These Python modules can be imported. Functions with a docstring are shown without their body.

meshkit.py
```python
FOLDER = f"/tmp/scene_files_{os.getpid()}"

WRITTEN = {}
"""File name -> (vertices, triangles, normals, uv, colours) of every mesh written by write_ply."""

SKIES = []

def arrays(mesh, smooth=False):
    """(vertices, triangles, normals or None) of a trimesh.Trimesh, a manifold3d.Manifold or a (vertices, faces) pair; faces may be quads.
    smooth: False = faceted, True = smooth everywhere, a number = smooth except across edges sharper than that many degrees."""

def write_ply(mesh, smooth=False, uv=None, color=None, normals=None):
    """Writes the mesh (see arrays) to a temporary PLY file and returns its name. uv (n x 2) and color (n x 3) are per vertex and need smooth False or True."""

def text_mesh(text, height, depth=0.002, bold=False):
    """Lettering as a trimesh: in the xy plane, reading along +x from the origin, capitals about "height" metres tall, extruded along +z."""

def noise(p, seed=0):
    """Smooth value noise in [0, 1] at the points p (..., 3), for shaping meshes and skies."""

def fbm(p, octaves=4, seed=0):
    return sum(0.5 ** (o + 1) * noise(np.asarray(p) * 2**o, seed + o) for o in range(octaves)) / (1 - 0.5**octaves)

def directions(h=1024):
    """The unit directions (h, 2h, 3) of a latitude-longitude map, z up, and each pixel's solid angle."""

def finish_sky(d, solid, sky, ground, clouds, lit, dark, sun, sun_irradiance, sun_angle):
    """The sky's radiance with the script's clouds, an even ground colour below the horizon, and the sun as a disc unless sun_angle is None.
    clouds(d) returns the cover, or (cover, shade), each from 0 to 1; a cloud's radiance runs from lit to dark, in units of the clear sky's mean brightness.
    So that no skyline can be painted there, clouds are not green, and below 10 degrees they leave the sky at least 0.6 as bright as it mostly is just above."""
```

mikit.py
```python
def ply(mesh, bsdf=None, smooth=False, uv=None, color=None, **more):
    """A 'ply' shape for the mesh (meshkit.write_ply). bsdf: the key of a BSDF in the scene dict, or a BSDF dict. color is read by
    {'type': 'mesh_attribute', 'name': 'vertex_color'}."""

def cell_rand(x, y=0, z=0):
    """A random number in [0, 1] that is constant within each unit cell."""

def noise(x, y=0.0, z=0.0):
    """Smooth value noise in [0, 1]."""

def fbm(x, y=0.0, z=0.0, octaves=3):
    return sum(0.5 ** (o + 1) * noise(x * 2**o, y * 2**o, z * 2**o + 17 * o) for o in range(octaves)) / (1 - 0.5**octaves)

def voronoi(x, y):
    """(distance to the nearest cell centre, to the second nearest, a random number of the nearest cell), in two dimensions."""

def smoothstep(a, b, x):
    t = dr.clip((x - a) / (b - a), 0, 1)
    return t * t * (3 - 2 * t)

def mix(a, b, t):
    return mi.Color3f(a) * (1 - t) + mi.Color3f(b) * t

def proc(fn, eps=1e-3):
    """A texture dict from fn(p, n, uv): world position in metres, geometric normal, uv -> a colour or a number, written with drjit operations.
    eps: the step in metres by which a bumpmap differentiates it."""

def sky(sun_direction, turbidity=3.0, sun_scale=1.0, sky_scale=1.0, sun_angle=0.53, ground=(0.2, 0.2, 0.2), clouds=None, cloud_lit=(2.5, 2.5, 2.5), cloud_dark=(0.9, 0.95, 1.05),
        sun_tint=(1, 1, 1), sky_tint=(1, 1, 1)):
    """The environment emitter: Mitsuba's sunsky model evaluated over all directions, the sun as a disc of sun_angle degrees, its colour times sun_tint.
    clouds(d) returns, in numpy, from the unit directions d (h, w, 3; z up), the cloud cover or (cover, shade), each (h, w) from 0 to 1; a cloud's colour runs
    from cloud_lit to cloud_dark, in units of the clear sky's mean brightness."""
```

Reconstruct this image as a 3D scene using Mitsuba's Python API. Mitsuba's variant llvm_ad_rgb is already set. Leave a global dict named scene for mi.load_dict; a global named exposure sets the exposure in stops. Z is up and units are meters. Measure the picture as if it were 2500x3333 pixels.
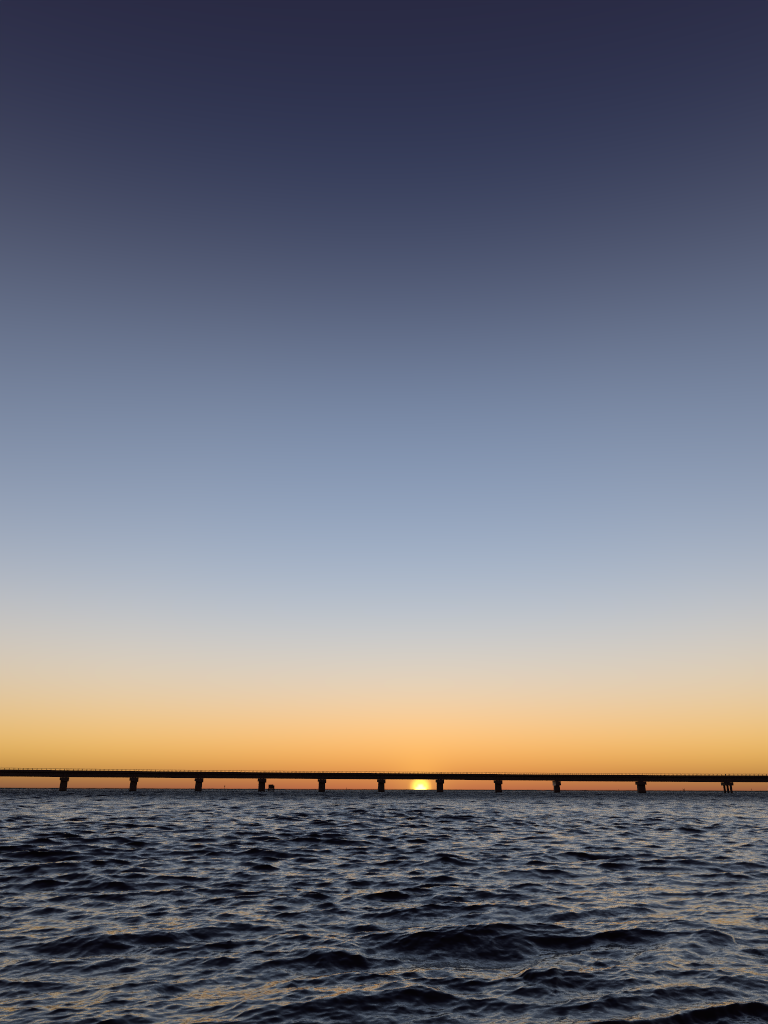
import math, random
import numpy as np, trimesh, mitsuba as mi, drjit as dr
import mikit
from mikit import ply, proc, noise, fbm, smoothstep, mix
from scipy.interpolate import PchipInterpolator
from scipy.ndimage import map_coordinates, gaussian_filter1d

scene, labels = {}, {}
T4 = mi.ScalarTransform4f
rng = np.random.default_rng(7)

# ------------------------------------------------------------------ camera
EYE = 1.70                                     # eye height above the water, metres
FPX = 2507.0                                   # focal length in pixels of the 2500 x 3333 photograph
PITCH = math.atan((2570.8 - 1666.5) / FPX)     # tilted up
ROLL = 0.0039
fwd = np.array([0, math.cos(PITCH), math.sin(PITCH)])
up0 = np.array([0, -math.sin(PITCH), math.cos(PITCH)])
rt0 = np.array([1.0, 0, 0])
right = math.cos(ROLL) * rt0 + math.sin(ROLL) * up0
up = -math.sin(ROLL) * rt0 + math.cos(ROLL) * up0
scene['camera'] = {
    'type': 'perspective', 'fov': 2 * math.degrees(math.atan(1250 / FPX)), 'fov_axis': 'x',
    'near_clip': 0.5, 'far_clip': 40000.0,
    'to_world': T4().look_at(origin=[0, 0, EYE], target=[0, float(fwd[1]), float(EYE + fwd[2])], up=up.tolist()),
}


def ray(px, py):
    """The direction from the eye through a pixel of the photograph (survey of where things stand)."""
    d = fwd + right * (px - 1250) / FPX + up * (1666.5 - py) / FPX
    return d / np.linalg.norm(d)


def on_level(px, py, z=0.0):
    d = ray(px, py)
    t = (z - EYE) / d[2]
    return d[0] * t, d[1] * t


# ------------------------------------------------------------------ sky and sun
exposure = 1.3
SUN = ray(1369, 2563.5)
SUN = np.array([SUN[0], SUN[1], math.radians(0.16)])
SUN /= np.linalg.norm(SUN)
TINT = (1.170, 0.470, 1.110)
# a thin veil of dust low in the twilight air, by elevation in degrees: share of warm and of pale blue light
_el = np.array([0.0, 0.42, 1.34, 2.6, 4.5, 7.1, 9.8, 13.1, 20.0, 26.9, 36.8, 45.7, 53.5, 70, 90])
_warm = np.array([0.006, 0.010, 0.025, 0.044, 0.053, 0.051, 0.044, 0.032, 0.018, 0.011, 0.003, 0.0, 0, 0, 0])
_pale = np.array([0.050, 0.045, 0.015, 0.065, 0.300, 0.690, 0.908, 0.965, 0.799, 0.592, 0.228, 0.105, 0.050, 0.02, 0])
_u = np.linspace(0, math.sqrt(90), 600)           # smoothed, so that no band shows where the samples join


def even(vals):
    return gaussian_filter1d(PchipInterpolator(_el, vals)(_u ** 2), 20, mode='nearest')


_warm_s, _pale_s = even(_warm), even(_pale)
warm_fn = lambda el: np.interp(np.sqrt(el), _u, _warm_s)
pale_fn = lambda el: np.interp(np.sqrt(el), _u, _pale_s)


def veil(d):
    el = np.degrees(np.arcsin(np.clip(d[..., 2], 0, 1)))
    flat = d[..., :2] / np.maximum(np.linalg.norm(d[..., :2], axis=-1, keepdims=True), 1e-6)
    az = flat @ (SUN[:2] / np.linalg.norm(SUN[:2]))
    side = 0.08 + 0.92 * np.clip((az + 0.35) / 1.35, 0, 1) ** (1.1 + 1.0 * np.clip((el - 12) / 16, 0, 1))           # the glow fades away from the sunset
    side = side + (1 - side) * np.clip((el - 55) / 35, 0, 1)
    g = np.degrees(np.arccos(np.clip(d @ SUN, -1, 1)))               # aureole round the sun
    w = warm_fn(el) * np.minimum(1, side + 0.05) * (1 + 0.22 * np.exp(-(el / 3.2) ** 2) * (1 - np.exp(-(1 - az) / 0.05))) + 0.11 * np.exp(-(g / 0.62) ** 4) + 0.010 * np.exp(-(g / 1.8) ** 2) + 0.007 * np.exp(-(g / 7.0))
    p = pale_fn(el) * side
    c = np.clip(w + p, 0, 1)
    return c, np.clip(p / np.maximum(w + p, 1e-6), 0, 1)


MEAN = 0.01041     # mean radiance of the clear sky below, by which cloud colours count
K = 1 / (2 ** 1.3 * MEAN)
scene['sky'] = mikit.sky(SUN.tolist(), turbidity=3, sun_scale=0.001, sun_angle=0.56, sun_tint=(1.0, 2.4, -5), sky_tint=TINT,
                         clouds=veil, cloud_lit=tuple(K * np.array([13.26, 8.75, 1.10])), cloud_dark=tuple(K * np.array([0.024, 0.242, 0.592])),
                         ground=(0.05, 0.05, 0.05))

# ------------------------------------------------------------------ materials
def m_water(p, n, uv):
    return 0.0020 * noise(p.x * 21, p.y * 24, 3.0) + 0.0011 * noise(p.x * 47 + 5, p.y * 55, 9.0)


def m_water_rough(p, n, uv):
    # the open water farther out is more ruffled, in long patches
    patch = fbm(p.x * 0.012, p.y * 0.03, 4.0, 3)
    return 0.12 + 0.42 * smoothstep(8, 280, p.y) * (0.72 + 0.56 * patch)


scene['mat_water'] = {'type': 'bumpmap', 'arbitrary': proc(m_water, eps=0.01), 'scale': 1.0,
                      'bsdf': {'type': 'principled', 'base_color': {'type': 'rgb', 'value': [0.016, 0.0145, 0.011]}, 'roughness': proc(m_water_rough), 'eta': 1.42}}


def m_concrete(p, n, uv):
    a = fbm(p.x * 0.35, p.y * 0.35, p.z * 0.9, 4)
    streak = noise(p.x * 2.1, p.y * 2.1, p.z * 0.15)
    t = dr.clip(0.65 * a + 0.35 * streak, 0, 1)
    wet = smoothstep(1.9, 0.6, p.z + 0.5 * a)
    return mix(mix([0.06, 0.06, 0.06], [0.12, 0.118, 0.114], t), [0.03, 0.03, 0.026], wet * 0.85)


scene['mat_concrete'] = {'type': 'twosided', 'bsdf': {'type': 'principled', 'base_color': proc(m_concrete), 'roughness': 0.85}}
scene['mat_metal'] = {'type': 'twosided', 'bsdf': {'type': 'principled', 'base_color': {'type': 'rgb', 'value': [0.16, 0.16, 0.16]}, 'roughness': 0.5, 'metallic': 0.5}}


def m_wood(p, n, uv):
    return mix([0.05, 0.04, 0.032], [0.12, 0.10, 0.08], fbm(p.x * 3, p.y * 3, p.z * 0.8, 3))


scene['mat_wood'] = {'type': 'twosided', 'bsdf': {'type': 'principled', 'base_color': proc(m_wood), 'roughness': 0.9}}
scene['mat_board'] = {'type': 'twosided', 'bsdf': {'type': 'principled', 'base_color': {'type': 'rgb', 'value': [0.20, 0.05, 0.04]}, 'roughness': 0.6}}
scene['mat_lit_cap_face'] = {'type': 'principledthin', 'base_color': {'type': 'rgb', 'value': [0.93, 0.90, 0.88]}, 'roughness': 0.6, 'diff_trans': 1.85}  # near white and translucent, to imitate a concrete face in the light


def m_shore(p, n, uv):
    return mix([0.02, 0.025, 0.015], [0.05, 0.05, 0.03], fbm(p.x * 0.02, p.y * 0.02, p.z * 0.3, 3))


scene['mat_shore'] = {'type': 'principled', 'base_color': proc(m_shore), 'roughness': 0.95}


def m_sand(p, n, uv):
    return mix([0.16, 0.13, 0.10], [0.28, 0.24, 0.18], fbm(p.x * 1.5, p.y * 1.5, 0, 4))


scene['mat_sand'] = {'type': 'principled', 'base_color': proc(m_sand), 'roughness': 0.9}


# ------------------------------------------------------------------ helpers
_used = {}


def numbered(base):
    n = _used.get(base, 0)
    _used[base] = n + 1
    return base if n == 0 else f'{base}_{n:03d}'


def put(key, mesh, mat, smooth=False):
    key = numbered(key)
    scene[key] = ply(mesh, mat, smooth)
    return key


def thing(name, label, cat, group=None):
    key = numbered(name)
    labels[key] = {'label': label, 'category': cat}
    if group:
        labels[key]['group'] = group
    return key


def box(x0, x1, y0, y1, z0, z1):
    return trimesh.creation.box(bounds=[[x0, y0, z0], [x1, y1, z1]])


def prism(poly, y0, y1):
    """A profile given in (x, z), extruded along y."""
    from shapely.geometry import Polygon
    m = trimesh.creation.extrude_polygon(Polygon(poly), y1 - y0, engine='earcut')
    v = m.vertices.copy()
    m.vertices = np.c_[v[:, 0], y1 - v[:, 2], v[:, 1]]
    return m


def rod(a, b, r, sides=8):
    return trimesh.creation.cylinder(radius=r, segment=[a, b], sections=sides)


# ------------------------------------------------------------------ the water surface
def wave_tile(L, N, lmin, lmax, slope_oct, wind, spread, seed):
    """One periodic tile of a random sea: height and sideways displacement, N x N over L metres, for the wavelengths lmin..lmax."""
    r = np.random.default_rng(seed)
    k1 = 2 * np.pi * np.fft.fftfreq(N, L / N)
    kx, ky = np.meshgrid(k1, k1, indexing='ij')
    k = np.hypot(kx, ky)
    k[0, 0] = 1
    ang = np.arctan2(ky, kx) - wind
    band = (k > 2 * np.pi / lmax) & (k < 2 * np.pi / lmin)
    s = np.where(band, k ** -4.0, 0) * np.maximum(np.cos(ang / 2), 0) ** (2 * spread)
    a = np.sqrt(s) * (r.normal(size=k.shape) + 1j * r.normal(size=k.shape))
    h = np.fft.ifft2(a)
    sx, sy = np.fft.ifft2(1j * kx * a).real, np.fft.ifft2(1j * ky * a).real
    want = slope_oct * math.log2(lmax / lmin)
    f = math.sqrt(want / (sx ** 2 + sy ** 2).mean())
    dx, dy = np.fft.ifft2(1j * kx / k * a).real, np.fft.ifft2(1j * ky / k * a).real
    return L, h.real * f, dx * f, dy * f


def sample(tile, x, y, rot):
    L, *fields = tile
    N = fields[0].shape[0]
    c, s = math.cos(rot), math.sin(rot)
    u, v = (c * x + s * y) / L * N, (-s * x + c * y) / L * N
    h, dx, dy = (map_coordinates(f, [u, v], order=1, mode='grid-wrap') for f in fields)
    return h, c * dx - s * dy, s * dx + c * dy


WIND = math.atan2(-0.90, 0.40)
TILES = [
    (wave_tile(380.0, 1024, 3.0, 8.5, 0.0120, WIND, 14, 11), 0.0),
    (wave_tile(55.0, 1024, 1.1, 3.0, 0.0150, WIND, 12, 12), 0.05),
    (wave_tile(15.0, 1024, 0.30, 1.1, 0.0195, WIND - 0.1, 7, 13), -0.08),
    (wave_tile(47.0, 1024, 1.9, 3.4, 0.0170, WIND - 0.05, 80, 15), 0.0),           # long even crests in the shallows
    (wave_tile(4.2, 768, 0.06, 0.30, 0.0165, WIND + 0.1, 4, 14), 0.11),
]

# single crests that stand out in the photograph: points along each crest (pixels of the photograph, surveyed onto the water), height, front and back width
LFT = lambda pts: [(x * 0.7535, 2560 + y * 0.7535) for x, y in pts]
RGT = lambda pts: [(1250 + x * 0.7535, 2560 + y * 0.7535) for x, y in pts]
CRESTS = [
    (LFT([(270, 385), (330, 368), (480, 347), (650, 350), (810, 345)]), 0.10, 0.30, 0.8),
    (LFT([(180, 700), (330, 672), (500, 652), (640, 640), (800, 613), (940, 600), (1000, 586), (1100, 590), (1200, 615)]), 0.15, 0.27, 0.7),
    (LFT([(1090, 660), (1200, 640), (1330, 640), (1420, 655)]), 0.09, 0.22, 0.5),
    (LFT([(1280, 740), (1400, 707), (1520, 690), (1659, 700)]), 0.11, 0.22, 0.5),
    (LFT([(1000, 852), (1200, 836), (1400, 807), (1560, 795), (1660, 780)]) + RGT([(150, 775), (300, 765), (450, 755), (600, 740), (660, 740)]), 0.13, 0.20, 0.55),
    (LFT([(330, 910), (480, 880), (600, 856), (700, 855), (850, 850)]), 0.10, 0.18, 0.5),
    (LFT([(850, 1012), (1000, 986), (1150, 965), (1280, 940), (1400, 935), (1659, 906)]) + RGT([(150, 895), (290, 876), (400, 900)]), 0.12, 0.17, 0.5),
    (RGT([(0, 592), (180, 577), (370, 552), (480, 548), (540, 532), (640, 560)]), 0.13, 0.24, 0.6),
    (RGT([(690, 562), (850, 527), (990, 523), (1100, 516), (1300, 520)]), 0.11, 0.24, 0.6),
    (RGT([(40, 682), (250, 666), (430, 660), (640, 656), (760, 670)]), 0.09, 0.20, 0.5),
    (RGT([(860, 730), (940, 706), (1040, 700)]), 0.09, 0.18, 0.4),
    (RGT([(1080, 716), (1200, 700), (1290, 666), (1340, 655), (1400, 636), (1490, 611), (1560, 635)]), 0.15, 0.22, 0.6),
    (RGT([(550, 852), (640, 826), (750, 816), (830, 850)]), 0.10, 0.17, 0.4),
    (RGT([(780, 772), (850, 756), (960, 770)]), 0.09, 0.17, 0.4),
    # the small breaker at the water's edge
    (RGT([(480, 1070), (600, 1030), (780, 994), (960, 982), (1100, 970), (1260, 932), (1300, 926), (1450, 912), (1660, 905), (1900, 890)]), 0.19, 0.075, 0.35),
]


def crest_height(x, y, pts, amp, wf, wb, seed):
    from scipy.spatial import cKDTree
    w = np.array([on_level(px, py, amp * 0.9) for px, py in pts])
    # a smooth line through the points
    t = np.r_[0, np.cumsum(np.hypot(*np.diff(w, axis=0).T))]
    tt = np.arange(0, t[-1], 0.02)
    cx, cy = (gaussian_filter1d(PchipInterpolator(t, w[:, k])(tt), 22, mode='nearest') for k in (0, 1))
    out = np.zeros_like(x)
    near = (x > cx.min() - 1.5) & (x < cx.max() + 1.5) & (y > cy.min() - 2) & (y < cy.max() + 2.5)
    q = np.c_[x[near], y[near]]
    _, i = cKDTree(np.c_[cx, cy]).query(q)
    tx, ty = gaussian_filter1d(np.gradient(cx), 20), gaussian_filter1d(np.gradient(cy), 20)
    n = np.hypot(tx, ty) + 1e-12
    tx, ty = tx / n, ty / n
    ex, ey = q[:, 0] - cx[i], q[:, 1] - cy[i]
    d = -ex * ty[i] + ey * tx[i]                  # + behind the crest, seen from the shore
    along = tt[i] + ex * tx[i] + ey * ty[i]
    end = along / tt[-1]
    taper = smooth01(np.minimum(end, 1 - end) / 0.27)
    r = np.random.default_rng(seed)
    wob = 0.84 + 0.08 * np.sin(along * r.uniform(1.5, 2.5) + r.uniform(0, 6)) + 0.08 * np.sin(along * r.uniform(4, 6) + r.uniform(0, 6))
    prof = np.where(d < 0, np.exp(-np.abs(d / wf) ** 1.6), np.exp(-np.abs(d / wb) ** 1.4)) - (0.2 if wf > 0.1 else 0.0) * np.exp(-((d + 2.3 * wf) / (1.4 * wf)) ** 2)
    out[near] = amp * wob * taper * prof
    if wf < 0.1:                                   # broken water tumbling on the breaker
        tumble = mikit.meshkit.fbm(np.stack([q[:, 0] * 9, q[:, 1] * 9, 0 * d], -1), 3, 9) - 0.5
        out[near] += 0.03 * tumble * taper * np.exp(-((d + 0.12) / 0.28) ** 2)
    return out


def smooth01(t):
    t = np.clip(t, 0, 1)
    return t * t * (3 - 2 * t)


def sea(x, y):
    """Displaced positions of the resting points (x, y)."""
    r = np.hypot(x, y)
    h, ox, oy = np.zeros_like(x), np.zeros_like(x), np.zeros_like(x)
    gains = [
        0.06 + 0.94 * np.clip((r - 30) / 200, 0, 1),                 # swell dies out over the shallows
        0.25 + 0.75 * np.clip((r - 8) / 35, 0, 1),
        np.clip(0.55 + 0.45 * (r - 7) / 8, 0.5, 1) / (1 + (r / 80.0) ** 2),
        np.clip(0.7 + 0.3 * (r - 7) / 8, 0.6, 1) * np.exp(-(r / 38.0) ** 2),
        np.clip(0.65 + 0.35 * (r - 7) / 8, 0.6, 1) / (1 + (r / 26.0) ** 2),
    ]
    gust = 0.6 + 0.8 * mikit.meshkit.fbm(np.stack([x / 9.0, y / 15.0, 0 * x], -1), 3, 5)
    gust = np.clip(gust, 0.4, 1.6)
    for (tile, rot), g, sharp in zip(TILES, gains, (1.0, 1.25, 1.3, 1.3, 1.15)):
        a, b, c = sample(tile, x, y, rot)
        g = g * gust
        h, ox, oy = h + g * a, ox + sharp * g * b, oy + sharp * g * c
    for i, (pts, amp, wf, wb) in enumerate(CRESTS):
        h += crest_height(x + 0.9 * ox, y + 0.9 * oy, pts, 0.50 * amp, wf, wb, 40 + i)
    return np.stack([x + 0.9 * ox, y + 0.9 * oy, h], -1)


def fan(radii, angles):
    """Grid of points round the landing, finer where it is near."""
    R, A = np.meshgrid(radii, angles, indexing='ij')
    v = sea((R * np.sin(A)).ravel(), (R * np.cos(A)).ravel())
    i, j = np.meshgrid(np.arange(len(radii) - 1), np.arange(len(angles) - 1), indexing='ij')
    a = (i * len(angles) + j).ravel()
    q = np.stack([a, a + 1, a + len(angles) + 1, a + len(angles)], -1)
    return v, np.vstack([q[:, [0, 1, 2]], q[:, [0, 2, 3]]])


radii = [5.6]
while radii[-1] < 5200:
    radii.append(radii[-1] * (1 + 0.00285) if radii[-1] < 700 else radii[-1] * 1.012)
main = fan(np.array(radii), np.radians(np.linspace(-28, 28, 760)))
coarse = np.geomspace(5.6, 5200, 240)
lft = fan(coarse, np.radians(np.linspace(-90, -28, 95)))
rgt = fan(coarse, np.radians(np.linspace(28, 90, 95)))
vs, fs, at = [], [], 0
for v, f in (main, lft, rgt):
    vs.append(v); fs.append(f + at); at += len(v)
put('water', trimesh.Trimesh(np.vstack(vs), np.vstack(fs), process=False), 'mat_water', True)
labels['water'] = {'label': 'dark choppy grey blue water with small waves rolling in', 'kind': 'structure'}

# the beach under the photographer's feet (below the frame) and the low far shore
gx, gy = np.meshgrid(np.linspace(-60, 60, 121), np.linspace(-40, 7, 95), indexing='ij')
gz = np.where(gy > 4.5, -0.1 - (gy - 4.5) * 0.12, -0.1 + (4.5 - gy) * 0.035) + 0.03 * mikit.meshkit.fbm(np.stack([gx, gy, 0 * gx], -1), 3, 2)
a = (np.arange(120)[:, None] * 95 + np.arange(94)).ravel()
put('beach', (np.c_[gx.ravel(), gy.ravel(), gz.ravel()], np.stack([a, a + 95, a + 96, a + 1], -1)), 'mat_sand', True)
labels['beach'] = {'label': 'sandy beach sloping into the shallow water', 'kind': 'structure'}

ang = np.radians(np.linspace(-60, 60, 1600))
top = 2.5 + 2.2 * mikit.meshkit.fbm(np.stack([ang * 120, 0 * ang, 0 * ang], -1), 4, 3)
R0 = 4500 + 250 * np.sin(ang * 7 + 1)
rows = []
for dr_, hz in ((0, -0.3), (8, 0.35), (20, 0.78), (45, 1.0), (140, 0.92), (300, -0.1)):
    rows.append(np.c_[(R0 + dr_) * np.sin(ang), (R0 + dr_) * np.cos(ang), np.where(hz < 0, hz, top * hz) + 0 * ang])
v = np.vstack(rows); n = len(ang)
a = (np.arange(5)[:, None] * n + np.arange(n - 1)).ravel()
put('far_shore', (v, np.stack([a, a + 1, a + n + 1, a + n], -1)), 'mat_shore', True)
labels['far_shore'] = {'label': 'thin dark line of low wooded shore along the horizon', 'kind': 'structure'}

# ------------------------------------------------------------------ the bridge
def line_y(X):
    return 600 - np.where(X < 60, 0.0008, 0.0004) * (X - 60) ** 2


def foot(px):
    """Where the bridge's line stands under pixel column px."""
    d = ray(px, 2571 + 0.0039 * (px - 1250))
    k = d[0] / d[1]
    X = 0.0
    for _ in range(60):
        X = k * float(line_y(X))
    return X, float(line_y(X))


PIER_PX = [-275, -27, 206, 434, 647, 853, 1049, 1243, 1434, 1625, 1816, 2093, 2376, 2650]
SITES = [foot(p) for p in PIER_PX]
deck_top = PchipInterpolator([-400, -230, 0, 130, 230, 400], [13.1, 13.2, 13.25, 12.75, 12.45, 12.3])
X_A, X_B = SITES[0][0] - 40, SITES[-1][0] + 40
xs_ = np.linspace(X_A, X_B, 4000)
arc = np.r_[0, np.cumsum(np.hypot(np.diff(xs_), np.diff(line_y(xs_))))]
arc_of = lambda X: np.interp(X, xs_, arc)
at_arc = lambda s: np.interp(s, arc, xs_)
HALF = 4.7          # half of the deck's width


def frame(X):
    """Origin on the centre line, along-bridge and across-bridge directions (across points away from the shore)."""
    sl = -2 * (0.0008 if X < 60 else 0.0004) * (X - 60)
    t = np.array([1, sl, 0]) / math.hypot(1, sl)
    return np.array([X, float(line_y(X)), 0.0]), t, np.array([-t[1], t[0], 0.0])


def seat(mesh, X, z=0.0):
    """Local x along, y across, z up, onto the bridge at X; the near edge of the deck lies on the surveyed line."""
    o, t, n = frame(X)
    m = mesh.copy()
    v = m.vertices
    m.vertices = o + v[:, :1] * t + (v[:, 1:2] + HALF) * n + np.c_[0 * v[:, :1], 0 * v[:, :1], v[:, 2:] + z]
    return m


def sweep(profile, s0, s1, steps=6):
    """A (y across, z below the deck top) profile carried along the bridge from arc length s0 to s1, ends closed."""
    from shapely.geometry import Polygon
    P = np.array(profile, float)
    rings = []
    for s in np.linspace(s0, s1, steps + 1):
        X = float(at_arc(s))
        o, t, n = frame(X)
        rings.append(o + (P[:, :1] + HALF) * n + np.c_[0 * P[:, :1], 0 * P[:, :1], P[:, 1:] + float(deck_top(X))])
    v = np.vstack(rings); k = len(P)
    f = []
    for r in range(steps):
        for j in range(k):
            a, b = r * k + j, r * k + (j + 1) % k
            f += [[a, b, b + k], [a, b + k, a + k]]
    cap = trimesh.creation.triangulate_polygon(Polygon(P), engine='earcut')
    vv, ff = cap
    base = len(v)
    # match the earcut vertices to the ring's own
    idx = [int(np.argmin(((P - q) ** 2).sum(1))) for q in vv]
    for tri in ff:
        q = [idx[i] for i in tri]
        f.append(q[::-1]); f.append([i + steps * k for i in q])
    m = trimesh.Trimesh(v, np.array(f), process=False)
    m.fix_normals()
    return m


bridge = thing('causeway_bridge', 'long low concrete causeway bridge in dark silhouette crossing the whole horizon', 'bridge')
SPANS = [(arc_of(X_A), arc_of(SITES[0][0]))] + [(arc_of(SITES[i][0]), arc_of(SITES[i + 1][0])) for i in range(len(SITES) - 1)] + [(arc_of(SITES[-1][0]), arc_of(X_B))]
for i, (s0, s1) in enumerate(SPANS):
    a, b = s0 + 0.04, s1 - 0.04
    deep = i >= 11
    D = 4.55 if deep else 4.25
    put(bridge + '__deck_slab', sweep([(-HALF, -1.25), (-HALF + 0.5, -1.5), (HALF - 0.5, -1.5), (HALF, -1.25), (HALF, -0.95), (-HALF, -0.95)], a, b), 'mat_concrete')
    for sgn in (-1, 1):
        e = sgn * HALF
        w = -sgn
        put(bridge + '__parapet', sweep([(e + w * 0.02, -0.948), (e + w * 0.45, -0.948), (e + w * 0.32, -0.55), (e + w * 0.27, 0.0), (e + w * 0.02, 0.0)], a, b), 'mat_concrete')
    for y in (-3.3, -1.1, 1.1, 3.3):
        g = [(y - 0.55, -1.502), (y + 0.55, -1.502), (y + 0.55, -1.75), (y + 0.14, -1.95), (y + 0.14, -D + 0.45), (y + 0.4, -D + 0.25), (y + 0.4, -D), (y - 0.4, -D), (y - 0.4, -D + 0.25), (y - 0.14, -D + 0.45), (y - 0.14, -1.95), (y - 0.55, -1.75)]
        put(bridge + '__girder', sweep(g, a + 0.15, b - 0.15), 'mat_concrete')


# piers: cap on a wall-like column; the second from the right has none of the asymmetry and the rightmost stands on three columns
for i, (X, Y) in enumerate(SITES):
    p = numbered(bridge + '__pier')
    top_l = float(deck_top(X)) - (4.55 if i >= 11 else 4.25) - 0.12
    top_r = float(deck_top(X)) - (4.55 if i >= 10 else 4.25) - 0.12
    put(p + '__diaphragm', seat(box(-0.75, 0.75, -3.75, 3.75, top_l + 0.122, float(deck_top(X)) - 1.53), X), 'mat_concrete')
    if i < 10:
        cap = [(-2.8, top_l), (-2.8, top_l - 1.75), (-2.1, top_l - 1.9), (2.1, top_r - 2.75), (2.8, top_r - 2.65), (2.8, top_r)]
        put(p + '__cap', seat(prism(cap, -3.9, 3.9), X), 'mat_concrete')
        put(p + '__column', seat(prism([(-2.4, -3), (2.4, -3), (2.2, top_r - 2.76), (-2.15, top_l - 1.91)], -1.9, 1.9), X), 'mat_concrete')
    elif i == 10:
        cap = [(-0.9, top_l), (-0.9, top_l - 3.2), (2.7, top_l - 3.2), (2.7, top_r), (0.3, top_r), (0.3, top_l)]
        put(p + '__cap', seat(prism(cap, -3.9, 3.9), X), 'mat_concrete')
        put(p + '__column', seat(prism([(-2.1, -3), (2.2, -3), (2.0, top_l - 3.202), (-1.9, top_l - 3.202)], -2.2, 2.2), X), 'mat_concrete')
        k = put(p + '__lit_face_sheet', seat(box(-3.3, -0.93, -3.0, -2.9, top_l - 3.25, top_l - 0.05), X), 'mat_lit_cap_face')  # added sheet; its brightness stands in for light on the cap's left face
        labels[k] = {'label': 'translucent sheet added to imitate the lit left face of the pier cap'}
    elif i == 11:
        put(p + '__cap', seat(prism([(-3.2, top_l), (-3.2, top_l - 2.05), (3.2, top_l - 2.05), (3.2, top_l)], -3.9, 3.9), X), 'mat_concrete')
        put(p + '__column', seat(prism([(-2.8, -3), (2.8, -3), (2.5, top_l - 2.052), (-2.5, top_l - 2.052)], -2.2, 2.2), X), 'mat_concrete')
    else:
        put(p + '__cap', seat(prism([(-3.0, top_l), (-3.0, top_l - 2.25), (3.0, top_l - 2.25), (3.0, top_l)], -5.2, 5.2), X), 'mat_concrete')
        for q in (-1, 0, 1):
            put(p + '__column', seat(box(-0.62 - 1.15 * q, 0.62 - 1.15 * q, q * 4.2 - 0.7, q * 4.2 + 0.7, -3, top_l - 2.252), X), 'mat_concrete')
    for sx in (-0.9, 0.9):
        tz = top_l if sx < 0 else top_r
        for y in (-3.3, -1.1, 1.1, 3.3):
            if i != 10 or y < 2:
                put(p + '__bearing', seat(box(sx - 0.25, sx + 0.25, y - 0.3, y + 0.3, tz + 0.002, tz + 0.118), X), 'mat_metal')

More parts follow.
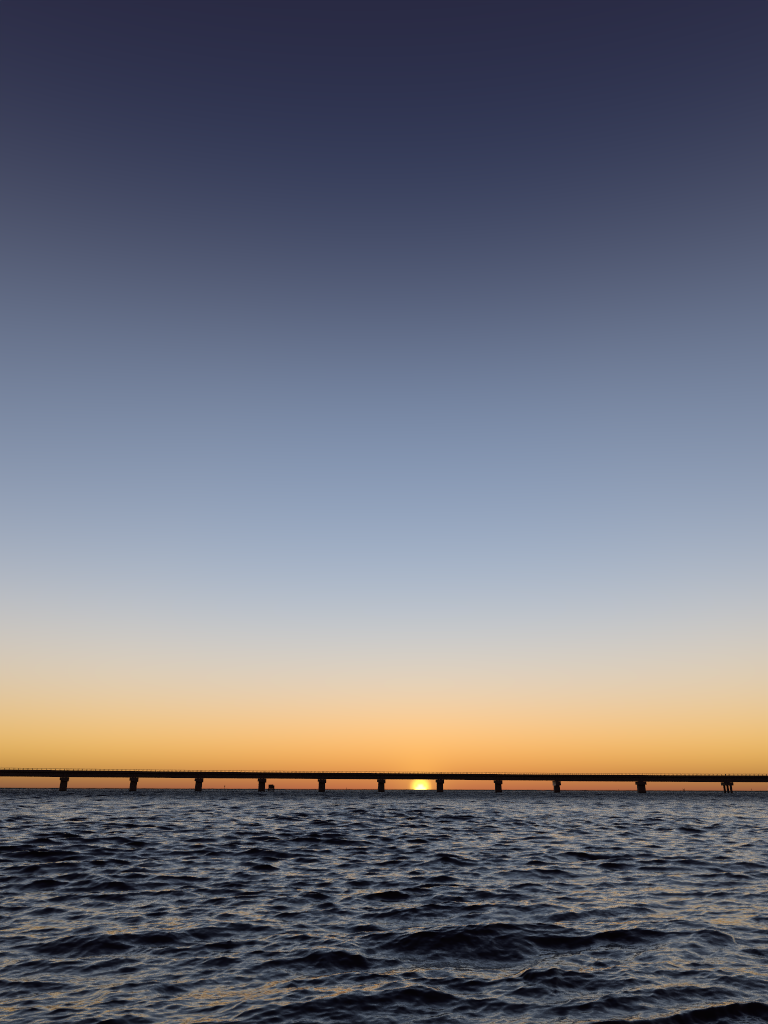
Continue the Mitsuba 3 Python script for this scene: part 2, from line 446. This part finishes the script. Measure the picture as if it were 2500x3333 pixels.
# railings on the parapets: the near one post by post
post = trimesh.creation.box(bounds=[[-0.09, -0.09, 0.002], [0.09, 0.09, 0.93]])
S_A, S_B = arc_of(SITES[1][0]), arc_of(SITES[12][0] + 45)
spots = list(np.arange(S_A, S_B, 2.8)) + [arc_of(x) + 0.9 for x, _ in SITES[1:13]]
rail_n, rail_f = bridge + '__near_railing', bridge + '__far_railing'
s_lo, s_hi = arc_of(X_A), arc_of(X_B)
for rail, e in ((rail_n, -HALF + 0.15), (rail_f, HALF - 0.15)):
    put(rail + '__top_rail', sweep([(e - 0.06, 0.932), (e + 0.06, 0.932), (e + 0.06, 1.04), (e - 0.06, 1.04)], s_lo, s_hi, 90), 'mat_metal')
    others = []
    for s in spots:
        X = float(at_arc(s))
        m = post.copy(); m.vertices = m.vertices + [0, e, 0]
        m = seat(m, X, float(deck_top(X)))
        if rail == rail_n:
            put(rail + '__post', m, 'mat_metal')
        else:
            others.append(m)
    if others:
        k = put(rail + '__posts', trimesh.util.concatenate(others), 'mat_metal')
        labels[k] = {'kind': 'stuff'}

# ------------------------------------------------------------------ hut on stilts beside the fourth pier
def stand(px, dist):
    d = ray(px, 2571 + 0.0039 * (px - 1250))
    k = d[0] / d[1]
    return np.array([k * dist, dist, 0.0])


def shift(m, o):
    m = m.copy(); m.vertices = m.vertices + o
    return m


hut = thing('stilt_hut', 'small dark hut on thin stilts in the water right of a bridge pier', 'hut')
o = stand(882.4, 572)
put(hut + '__cabin', shift(prism([(-1.75, 2.35), (1.35, 2.35), (1.35, 4.92), (0.9, 4.98), (-1.2, 4.86), (-1.75, 4.86)], -1.4, 1.4), o), 'mat_wood')
put(hut + '__annex', shift(prism([(1.352, 2.35), (2.15, 2.35), (2.2, 4.18), (1.352, 4.26)], -1.1, 1.1), o), 'mat_wood')
put(hut + '__platform', shift(box(-1.9, 2.3, -1.7, 1.7, 2.17, 2.348), o), 'mat_wood')
for x in (-1.75, -1.0, -0.35, 0.25, 1.0, 1.5, 2.1):
    for y in (-1.4, 1.4):
        put(hut + '__stilt', shift(rod([x + 0.05 * y, y, -2.5], [x, y, 2.168], 0.11 if abs(x) < 1.6 else 0.16), o), 'mat_wood')

# ------------------------------------------------------------------ channel markers beyond the bridge
def marker(px, dist, height, label, board=1.4, name='channel_marker'):
    t = thing(name, label, 'channel marker')
    o = stand(px, dist)
    put(t + '__pile', shift(rod([0, 0, -3], [0, 0, height - board * 0.2], 0.16 * dist / 1000 + 0.06), o), 'mat_wood')
    if board:
        put(t + '__board', shift(prism([(-board / 2, height), (board / 2, height), (board * 0.28, height - board), (-board * 0.28, height - board)], -0.33, -0.24), o), 'mat_board')
    return t, o


marker(731, 1200, 6.6, 'channel marker post with a flared board, left of the stilt hut under the bridge', 1.75)
marker(1128, 1900, 6.0, 'thin faint marker post between two bridge piers just left of the sun', 1.5)
marker(1229, 2300, 4.6, 'tiny marker post close against the left side of the pier before the sun', 1.2)
marker(2013, 2300, 6.0, 'lone bare marker post left of the broad second last pier', 0.5)
t, o = marker(2448, 1500, 6.4, 'tall thin marker post right of the three column pier', 0.0)
put(t + '__crossarm', shift(box(-1.1, 0.05, -0.15, 0.15, 4.2, 4.45), o), 'mat_wood')

fr = thing('piling_frame', 'broken frame of leaning pilings on the horizon left of the three column pier', 'pilings')
o = stand(2226.5, 1500)
for a, b, r in (([-1.4, 0, -3], [-1.5, 0, 5.6], 0.3), ([1.1, 0, -3], [1.25, 0, 6.3], 0.28), ([-0.2, 0.8, -3], [-0.1, 0.8, 5.0], 0.2), ([1.9, 0.4, -3], [0.7, 0.4, 4.2], 0.3)):
    put(fr + '__pile', shift(rod(a, b, r), o), 'mat_wood')
put(fr + '__crossbeam', shift(box(-1.7, 1.4, -0.45, -0.31, 3.6, 4.1), o), 'mat_wood')
